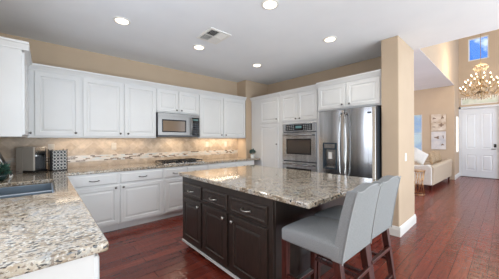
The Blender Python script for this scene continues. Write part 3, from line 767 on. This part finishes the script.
def cushion(x, y, z, s, th, m_, tilt, yaw, label):
    M = Matrix.Rotation(yaw, 4, 'Z') @ Matrix.Rotation(tilt, 4, 'X')
    o = MB().pillow((0, 0, 0), s, s, th, M @ Matrix.Rotation(.6 if m_ is WLINEN else 0, 4, 'Y')).build('throw_pillow', m_, smooth=True, sub=1); o.location = (x, y, z)
    tag(o, label, 'pillow', gP)
def sfp(x, y): return 7.44+x*math.cos(.03)+y*math.sin(.03), 1.25-x*math.sin(.03)+y*math.cos(.03)
for lx, ly, z, sz, th, m_, ti, yw, lab in (
    (.29, .80, .79, .38, .12, TLINEN, -.2, -1.45, 'tan pillow propped at the armrest, farthest from the sofa back'),
    (.50, .42, .84, .44, .14, WLINEN, -.3, -.80, 'large white pillow leaning in the near corner of the sofa'),
    (1.12, .26, .78, .42, .13, TLINEN, -.18, .08, 'tan pillow next to the white pillow'),
    (1.57, .26, .78, .40, .13, TLINEN, -.18, -.08, 'tan pillow in the middle of the tan row'),
    (2.0, .26, .78, .40, .13, TLINEN, -.18, .05, 'tan pillow at the far end of the sofa')):
    cushion(*sfp(lx, ly), z, sz, th, m_, ti, yw-.03, lab)

stb = thing('side_table', 'gold metal side table with crossing rods next to the sofa', 'side table', (6.75, 1.46, 0))
MB().lathe([(.17, 0), (.185, .006), (.185, .014), (0, .016)], 28, (0, 0), .57).build('table_top', GOLD, stb)
for z in (.0, .555):
    MB().tube([(.17*math.cos(a*PI/12), .17*math.sin(a*PI/12), z+.008) for a in range(24)], .008, 6, closed=True).build('ring', GOLD, stb)
for k in range(8):
    a = k*PI/4
    for d in (.7, -.7):
        MB().tube([(.17*math.cos(a-d/2), .17*math.sin(a-d/2), .01), (.13*math.cos(a), .13*math.sin(a), .28), (.17*math.cos(a+d/2), .17*math.sin(a+d/2), .56)], .007, 6).build('rod', GOLD, stb, smooth=True)

def picture(z0, z1, label, base, marks):
    r = thing('wall_picture', label, 'picture', (9.998, 1.72, z0), -PI/2, 'framed pictures on the living room wall')
    w_, h_ = .385, z1-z0
    MB().box(0, w_, -.03, 0, 0, h_).build('canvas', base, r, bevel=.003)
    for x, z, a, b, n_ in marks:
        m = MB(); pts = []
        for i in range(28):
            t_ = 2*PI*i/28; q = 1+.35*math.sin(n_*t_+x*30)
            pts.append((x+a*.62*q*math.cos(t_), z+b*.55*q*math.sin(t_)))
        m.prism(pts, -.0325, -.029, 'y').build('painted_mark', INK, r)
    return r
INK = mat('brown ink', (.26, .18, .13), .7)
picture(1.62, 2.18, 'upper canvas with brown blotches on a tan ground', noisy(mat('tan canvas', (.6, .5, .4), .8), (.50, .38, .27), (.72, .64, .55), 6),
        [(.27, .19, .09, .09, 4), (.08, .42, .07, .05, 3), (.30, .44, .05, .09, 3), (.07, .13, .06, .03, 2), (.10, .29, .06, .02, 2)])
picture(.985, 1.59, 'lower canvas with small dark marks on a pale ground', noisy(mat('pale canvas', (.6, .58, .56), .8), (.52, .52, .55), (.72, .68, .65), 5),
        [(.16, .40, .10, .07, 3), (.30, .16, .06, .05, 3), (.32, .42, .02, .09, 2)])

# chandelier
ch = thing('chandelier', 'gold crystal chandelier with many glowing candle bulbs in the foyer', 'chandelier', (8.46, .43, 2.44))
m = MB(); m.lathe([(.0, -.06), (.03, -.03), (.04, .02), (.018, .08), (.014, .25), (.035, .32), (.014, .38), (.010, .62), (.03, .70), (.012, .76), (.008, .86), (0, .87)], 14).build('column', BRASS, ch, smooth=True)
m = MB(); zz = .86
m.tube([(0, 0, .82), (0, 0, 5.49-2.44)], .005, 6).build('chain', BRASS, ch)
m = MB(); m.lathe([(.02, 2.98), (.06, 3.02), (.06, 3.06)], 16).build('canopy', BRASS, ch)
MB().lathe([(.10, .78), (.12, .79), (.10, .81), (.03, .82)], 18).build('crown_ring', BRASS, ch)
cr = random.Random(2); crys = MB()
def crystal(p, s):
    v = [crys.bm.verts.new(Vector(p)+Vector(d)*s) for d in ((0, 0, .9), (.45, 0, 0), (0, .45, 0), (-.45, 0, 0), (0, -.45, 0), (0, 0, -1.5))]
    for i in range(4): crys.bm.faces.new((v[0], v[1+i], v[1+(i+1) % 4])); crys.bm.faces.new((v[5], v[1+(i+1) % 4], v[1+i]))
for tier, (na, R, z) in enumerate(((14, .40, .20), (12, .30, .36), (8, .19, .50))):
    for k in range(na):
        a = 2*PI*k/na+tier*.2; c_, s_ = math.cos(a), math.sin(a)
        P = lambda r_, z_: (r_*c_, r_*s_, z_)
        MB().tube([P(.02, z-.04), P(R*.35, z-.15), P(R*.7, z-.16), P(R*.95, z-.08), P(R, z)], .0075, 6).build('arm', BRASS, ch, smooth=True)
        MB().lathe([(.012, 0), (.030, .004), (.030, .010), (.012, .014), (.010, .045)], 10, (R*c_, R*s_), z).build('candle_cup', BRASS, ch)
        MB().lathe([(.007, 0), (.012, .012), (.011, .022), (.003, .042)], 8, (R*c_, R*s_), z+.045).build('bulb', BULB, ch, smooth=True)
        for q in range(7): crystal(P(R*(.25+.125*q), z-.17-cr.uniform(0, .07)), .024)
        crystal(P(R, z-.04), .026)
for z, R, n_ in ((.10, .26, 26), (.04, .20, 22), (-.01, .14, 16), (-.05, .07, 9), (.68, .11, 14), (.74, .14, 16)):
    for k in range(n_): crystal((R*math.cos(2*PI*k/n_), R*math.sin(2*PI*k/n_), z), .026)
o = crys.build('crystal_drops', CRYST, ch); o['kind'] = 'stuff'
l = bpy.data.lights.new('chandelier_glow', 'POINT'); l.energy = 40; l.color = (1, .82, .58); l.shadow_soft_size = .35
o = bpy.data.objects.new('chandelier_glow', l); C.objects.link(o); o.location = (8.48, .42, 3.3)
